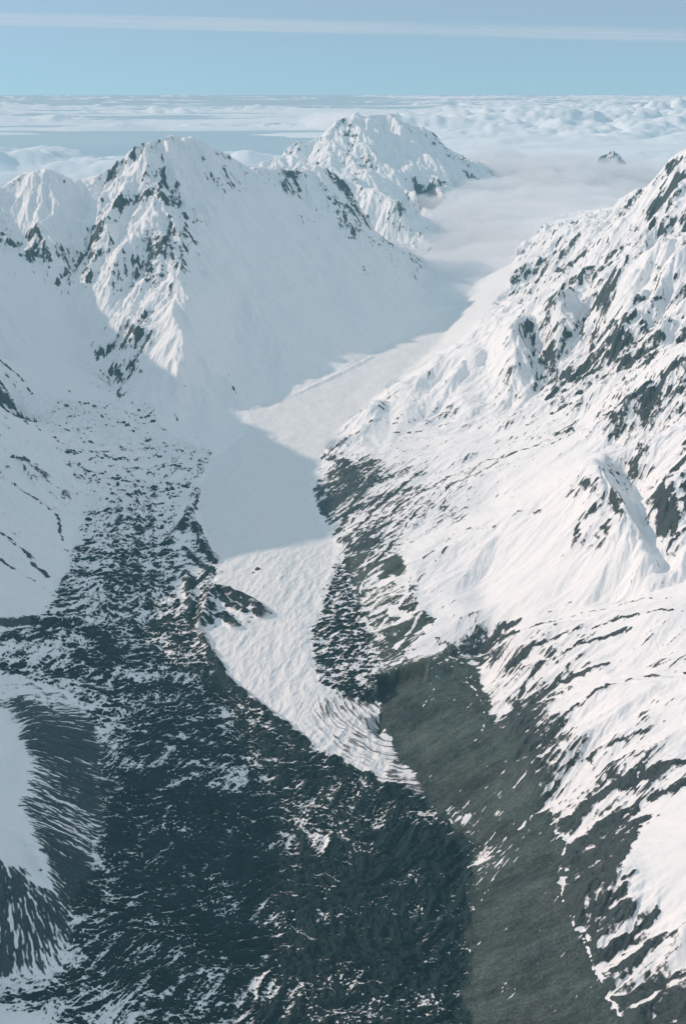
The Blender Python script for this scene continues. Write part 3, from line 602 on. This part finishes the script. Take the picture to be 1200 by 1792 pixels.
def boulder(px, py, size, seed, label):
    hx, hy = hit(px, py); i = np.searchsorted(r, math.hypot(hx, hy)); j = np.searchsorted(th, math.atan2(hx, hy)); gz = float(Z[i, j])
    n = 20; u = np.linspace(0, 2 * np.pi, n, endpoint=False); v = np.linspace(.12, np.pi - .12, 12)
    U, V = np.meshgrid(u, v); dx, dy, dz = np.sin(V) * np.cos(U), np.sin(V) * np.sin(U), np.cos(V)
    k = 1 + .5 * fbm(dx * 1.3 + dz + seed, dy * 1.3 - dz, 4, seed); k = np.round(k * 5) / 5 * .5 + k * .5
    co_ = np.stack([size * dx * k * 1.25, size * dy * k, size * .8 * dz * k], -1).reshape(-1, 3)
    id_ = np.arange(n * 12).reshape(12, n); nx_ = np.roll(id_, -1, axis=1)
    qd = [tuple(x) for x in np.stack([id_[:-1], id_[1:], nx_[1:], nx_[:-1]], -1).reshape(-1, 4)] + [tuple(id_[0]), tuple(id_[-1][::-1])]
    me = bpy.data.meshes.new('boulder'); me.from_pydata([tuple(c) for c in co_], [], qd); me.materials.append(M_BOU)
    o = bpy.data.objects.new('boulder', me); col.objects.link(o); o.location = (hx, hy, gz + size * .25); tag(o, label, 'boulder'); return o
m, t = mat('boulder_rock'); g = G(t); geo = g.n('ShaderNodeNewGeometry')
bs = g.n('ShaderNodeBsdfPrincipled', _Roughness=.9); g.l(g.mix(g.noise(geo.outputs['Position'], .4, 6, .7), (.02, .03, .035), (.10, .11, .11)), bs.inputs['Base Color'])
o = g.n('ShaderNodeOutputMaterial'); g.l(bs.outputs[0], o.inputs[0]); M_BOU = m
boulder(451, 998, 11, 3, 'lone dark boulder on the smooth shaded snow of the glacier, above the rubble mound')
boulder(443, 1003, 5, 5, 'smallest dark rock lying just left of the lone boulder on the glacier')

# ------------------------------------------------------------------ lowland and sea of clouds beyond the range
def ring(name, r0, r1, nr_, a0, a1, na, zf, m):
    rr = np.exp(np.linspace(math.log(r0), math.log(r1), nr_)); aa = np.radians(np.linspace(a0, a1, na))
    R_, A_ = np.meshgrid(rr, aa, indexing='ij'); x = R_ * np.sin(A_); y = R_ * np.cos(A_); z = zf(x, y, R_)
    id_ = np.arange(nr_ * na).reshape(nr_, na)
    qd = np.stack([id_[:-1, :-1], id_[:-1, 1:], id_[1:, 1:], id_[1:, :-1]], -1).reshape(-1, 4)
    return mesh_np(name, np.stack([x, y, z], -1).reshape(-1, 3), qd, m)
m, t = mat('hazy_lowland'); g = G(t); geo = g.n('ShaderNodeNewGeometry')
c = g.mix(g.noise(geo.outputs['Position'], 1 / 9000, 6), (.06, .10, .13), (.16, .20, .22))
bs = g.n('ShaderNodeBsdfPrincipled', _Roughness=1.0); g.l(c, bs.inputs['Base Color']); o = g.n('ShaderNodeOutputMaterial'); g.l(bs.outputs[0], o.inputs[0]); M_LOW = m
low = ring('ground', 900, 600000, 60, -180, 180, 120, lambda x, y, R: np.full(x.shape, -150.0) , M_LOW)
tag(low, 'blue hazy lowland showing through gaps in the far clouds', 'ground', 'structure')
m, t = mat('cloud_top'); g = G(t)
bs = g.n('ShaderNodeBsdfPrincipled', _Roughness=1.0); bs.inputs['Base Color'].default_value = (.76, .81, .86, 1)
bs.inputs['Specular IOR Level'].default_value = 0
o = g.n('ShaderNodeOutputMaterial'); g.l(bs.outputs[0], o.inputs[0]); M_CLOUD = m
def billow(x, y, o, sd):
    r = 0; a = 1; t = 0
    for i in range(o):
        r = r + a * np.abs(perlin(x * 2.1 ** i + 5.3 * i, y * 2.1 ** i, sd + i)) * 1.7; t += a; a *= .5
    return r / t
def cz(x, y, R):
    n = fbm(x / 26000, y / 9000, 3, 201); b = fbm(x / 7000, y / 3300, 4, 211); pu = billow(x / 2400, y / 2000, 4, 221)
    wh = sst(.05, .45, fbm(x / 16000 + 3, y / 8000, 3, 231) + .25 * sst(0, 20000, x) - .12)
    st = fbm(x / 42000, y / 4200, 4, 241)
    z = 1050 + n * 240 + b * 150 + st * 420 + pu * (40 + 480 * wh + 520 * sst(0, 9000, x) * sst(22000, 34000, y) * sst(90000, 60000, y))
    z = z + 300 * sst(-3000, 7000, x) * sst(40000, 18000, y) - 500 * np.exp(-(((x + 6500) / 5200) ** 2 + ((y - 31000) / 6500) ** 2))
    z = z + 330 * np.exp(-(((x + 7500) / 3800) ** 2 + ((y - 19500) / 2200) ** 2))
    z = z - 230 * sst(60000, 140000, y)
    return z + 120 - 420 * (1 - sst(16500, 19000, R))
m, t = mat('haze_tint'); g = G(t); geo = g.n('ShaderNodeNewGeometry')
c = g.mix(g.noise(geo.outputs['Position'], 1 / 12000, 5), (.26, .40, .50), (.55, .64, .70))  # far haze put into the colour of a solid sheet
bs = g.n('ShaderNodeBsdfPrincipled', _Roughness=1.0); g.l(c, bs.inputs['Base Color']); o = g.n('ShaderNodeOutputMaterial'); g.l(bs.outputs[0], o.inputs[0])
hl = ring('haze_sheet', 21500, 450000, 80, -60, 60, 90, lambda x, y, R: 1180 + 60 * fbm(x / 20000, y / 9000, 3, 251), m)
tag(hl, 'blue-grey sheet coloured as haze, seen between the far streaks of cloud', 'haze', 'stuff')
cs = ring('cloud_sea', 16800, 400000, 520, -40, 40, 620, cz, M_CLOUD)
tag(cs, 'sea of white and blue-grey cloud reaching the horizon behind the mountains', 'cloud', 'stuff')

# ------------------------------------------------------------------ air
def volume_mat(name, colr, dens, an=0.0):
    m, t = mat(name); g = G(t)
    v = g.n('ShaderNodeVolumePrincipled'); v.inputs['Color'].default_value = (*colr, 1); v.inputs['Density'].default_value = dens; v.inputs['Anisotropy'].default_value = an
    o = g.n('ShaderNodeOutputMaterial'); g.l(v.outputs[0], o.inputs['Volume']); return m
hx0, hx1, hy0, hy1, hz0, hz1 = -9000, 9000, -900, 20700, -160, 3100
hv = np.array([(x, y, z) for z in (hz0, hz1) for y in (hy0, hy1) for x in (hx0, hx1)], f4)
hz = mesh_np('haze', hv, np.array([(0, 2, 3, 1), (4, 5, 7, 6), (0, 1, 5, 4), (2, 6, 7, 3), (0, 4, 6, 2), (1, 3, 7, 5)]), volume_mat('air', (.38, .82, 1.0), 1.55e-5), False)
tag(hz, 'pale blue haze filling the air over the valleys', 'haze', 'stuff')

# valley mist: a closed body of thin cloud lying in the valley behind the lit ridge
def body(name, xs, ys, top, bot, m):
    Xg, Yg = np.meshgrid(xs, ys); zt = top(Xg, Yg); zb = bot(Xg, Yg)
    ny, nx = Xg.shape; id_ = np.arange(nx * ny).reshape(ny, nx); N = nx * ny
    qt = np.stack([id_[:-1, :-1], id_[:-1, 1:], id_[1:, 1:], id_[1:, :-1]], -1).reshape(-1, 4)
    qb = qt[:, ::-1] + N
    rim = np.concatenate([id_[0, :], id_[1:, -1], id_[-1, -2::-1], id_[-2:0:-1, 0]]); nx_ = np.roll(rim, -1)
    qs = np.stack([rim + N, nx_ + N, nx_, rim], -1)
    v = np.concatenate([np.stack([Xg, Yg, zt], -1).reshape(-1, 3), np.stack([Xg, Yg, zb], -1).reshape(-1, 3)])
    return mesh_np(name, v, np.concatenate([qt, qb, qs]), m)
def mtop(x, y):
    c = np.interp(y, [9000, 10500, 12000, 13500, 15000, 17500, 19500], [900, 1400, 1950, 2500, 3000, 3400, 3400])
    wd = np.interp(y, [9000, 10500, 12000, 15000, 19500], [350, 750, 1400, 2600, 3600])
    z = np.interp(y, [9200, 10500, 12000, 13500, 15500, 19500], [500, 740, 1010, 1330, 1540, 1520])
    e = ((x - c - fbm(x / 900, y / 260, 4, 301) * 500) / wd)
    return z + (fbm(x / 1500, y / 700, 5, 305) + .55 * billow(x / 520, y / 420, 4, 309)) * np.interp(y, [9000, 12000, 16000], [60, 170, 260]) - 380 * np.abs(e) ** 2.2
mist = body('mist', np.linspace(-400, 7600, 330), np.linspace(9000, 19800, 330), mtop, lambda x, y: np.minimum(mtop(x, y) - 8, 400.0), volume_mat('mist_air', (.97, .98, 1.0), .0035))
tag(mist, 'white mist filling the valley behind the sunlit pointed ridge', 'mist', 'stuff')
def blob(name, c, rad, m, seed, amp=.35, n=60):
    u = np.linspace(0, 2 * np.pi, n, endpoint=False); v = np.linspace(.04, np.pi - .04, n // 2)
    U, V = np.meshgrid(u, v); dx, dy, dz = np.sin(V) * np.cos(U), np.sin(V) * np.sin(U), np.cos(V)
    k = 1 + amp * (fbm(dx * 2 + dz, dy * 2 - dz, 4, seed) + .6 * fbm(dx * 5 + dz * 3, dy * 5 + dz * 4, 3, seed + 5))
    co_ = np.stack([c[0] + rad[0] * dx * k, c[1] + rad[1] * dy * k, c[2] + rad[2] * dz * k], -1).reshape(-1, 3)
    id_ = np.arange(n * (n // 2)).reshape(n // 2, n); nx_ = np.roll(id_, -1, axis=1)
    qd = np.stack([id_[:-1], id_[1:], nx_[1:], nx_[:-1]], -1).reshape(-1, 4)
    top = len(co_); co_ = np.vstack([co_, [c[0], c[1], co_[:n, 2].mean()], [c[0], c[1], co_[-n:, 2].mean()]])
    caps = []
    for i in range(0, n, 2):
        caps.append((top, id_[0, i], id_[0, (i + 1) % n], id_[0, (i + 2) % n])); caps.append((top + 1, id_[-1, (i + 2) % n], id_[-1, (i + 1) % n], id_[-1, i]))
    return mesh_np(name, co_, np.vstack([qd, np.array(caps)]), m)
cm = volume_mat('cloud_air', (.98, .98, 1.0), .0032)
p = P(583, 212, y=16300); c_ = blob('cloud', p, (520, 500, 130), cm, 401, .7); tag(c_, 'small white cloud cap behind the left shoulder of the far snow pyramid', 'cloud')
# thin veil of high cloud far beyond the range
def veil(name, z, y, w_, t, seed, x0, x1, dens):
    xs = np.linspace(x0, x1, 160); ys = np.linspace(y - w_, y + w_, 40)
    f = lambda X_, Y_: t * np.clip(1 - ((Y_ - y) / w_) ** 2, 0, 1) ** 2 * np.clip(1.15 - (X_ - x0) / (x1 - x0) * .7, 0, 1) * np.clip(1 - ((X_ - (x0 + x1) / 2) / ((x1 - x0) / 2)) ** 6, 0, 1) * (1 + 1.3 * fbm(X_ / 26000, Y_ / 5000, 5, seed))
    o = body(name, xs, ys, lambda a, b: z - a * .022 + f(a, b) + 2, lambda a, b: z - a * .022 - f(a, b) - 2, volume_mat('veil_air', (1, 1, 1), dens)); return o
v_ = veil('high_cloud', HC + 7700, 145000, 19000, 430, 501, -110000, 90000, 4.5e-5); tag(v_, 'thin white streak of high cloud across the blue sky', 'cloud')

# ------------------------------------------------------------------ light, sky, camera
sc = bpy.context.scene
w = bpy.data.worlds.new('World'); sc.world = w; w.use_nodes = True
nt_ = w.node_tree; bg = nt_.nodes['Background']; sky = nt_.nodes.new('ShaderNodeTexSky')
sky.sky_type = 'NISHITA'; sky.sun_disc = False; sky.sun_elevation = SUN_EL
sx, sy = -LX, -LY
sky.sun_rotation = math.atan2(sx, sy); sky.altitude = 1000; sky.air_density = 1.0; sky.dust_density = 1.0; sky.ozone_density = 4.0
# sky light plus a pale layer added to raise the ambient, stronger overhead, and no green band at the horizon
tc = nt_.nodes.new('ShaderNodeTexCoord'); va = nt_.nodes.new('ShaderNodeVectorMath'); va.operation = 'ADD'; va.inputs[1].default_value = (0, 0, .10)
nt_.links.new(tc.outputs['Generated'], va.inputs[0]); nt_.links.new(va.outputs[0], sky.inputs[0])
tn = nt_.nodes.new('ShaderNodeMix'); tn.data_type = 'RGBA'; tn.blend_type = 'MIX'; tn.inputs[7].default_value = (4.5, 5.0, 5.25, 1)
sp_ = nt_.nodes.new('ShaderNodeSeparateXYZ'); nt_.links.new(tc.outputs['Generated'], sp_.inputs[0])
mr_ = nt_.nodes.new('ShaderNodeMapRange'); mr_.interpolation_type = 'SMOOTHSTEP'; mr_.inputs[1].default_value = .0; mr_.inputs[2].default_value = .45; mr_.inputs[3].default_value = .33; mr_.inputs[4].default_value = .62
nt_.links.new(sp_.outputs[2], mr_.inputs[0]); nt_.links.new(mr_.outputs[0], tn.inputs[0])
tm = nt_.nodes.new('ShaderNodeMix'); tm.data_type = 'RGBA'; tm.blend_type = 'MULTIPLY'; tm.inputs[0].default_value = 1; tm.inputs[7].default_value = (.70, .83, .80, 1)
nt_.links.new(sky.outputs[0], tm.inputs[6]); nt_.links.new(tm.outputs[2], tn.inputs[6]); nt_.links.new(tn.outputs[2], bg.inputs[0]); bg.inputs[1].default_value = .15
s = bpy.data.lights.new('sun', 'SUN'); s.energy = 3.0; s.angle = math.radians(.8); s.color = (1, .765, .62)
so = bpy.data.objects.new('sun', s); col.objects.link(so)
from mathutils import Vector
so.rotation_euler = Vector((LX * math.cos(SUN_EL), LY * math.cos(SUN_EL), -math.sin(SUN_EL))).to_track_quat('-Z', 'Y').to_euler()
cd = bpy.data.cameras.new('camera'); co = bpy.data.objects.new('camera', cd); col.objects.link(co)
co.location = (0, 0, HC); co.rotation_euler = (math.radians(90) - PITCH, 0, 0)
cd.sensor_fit = 'VERTICAL'; cd.sensor_height = 36.0; cd.lens = FPX / H0 * 36.0; cd.clip_start = 1.0; cd.clip_end = 900000
sc.camera = co
sc.view_settings.view_transform = 'Standard'; sc.view_settings.look = 'None'; sc.view_settings.exposure = -0.06; sc.view_settings.gamma = 1
sc.cycles.volume_bounces = 4; sc.cycles.max_bounces = 8; sc.cycles.diffuse_bounces = 3
print('done', time.time() - T0)
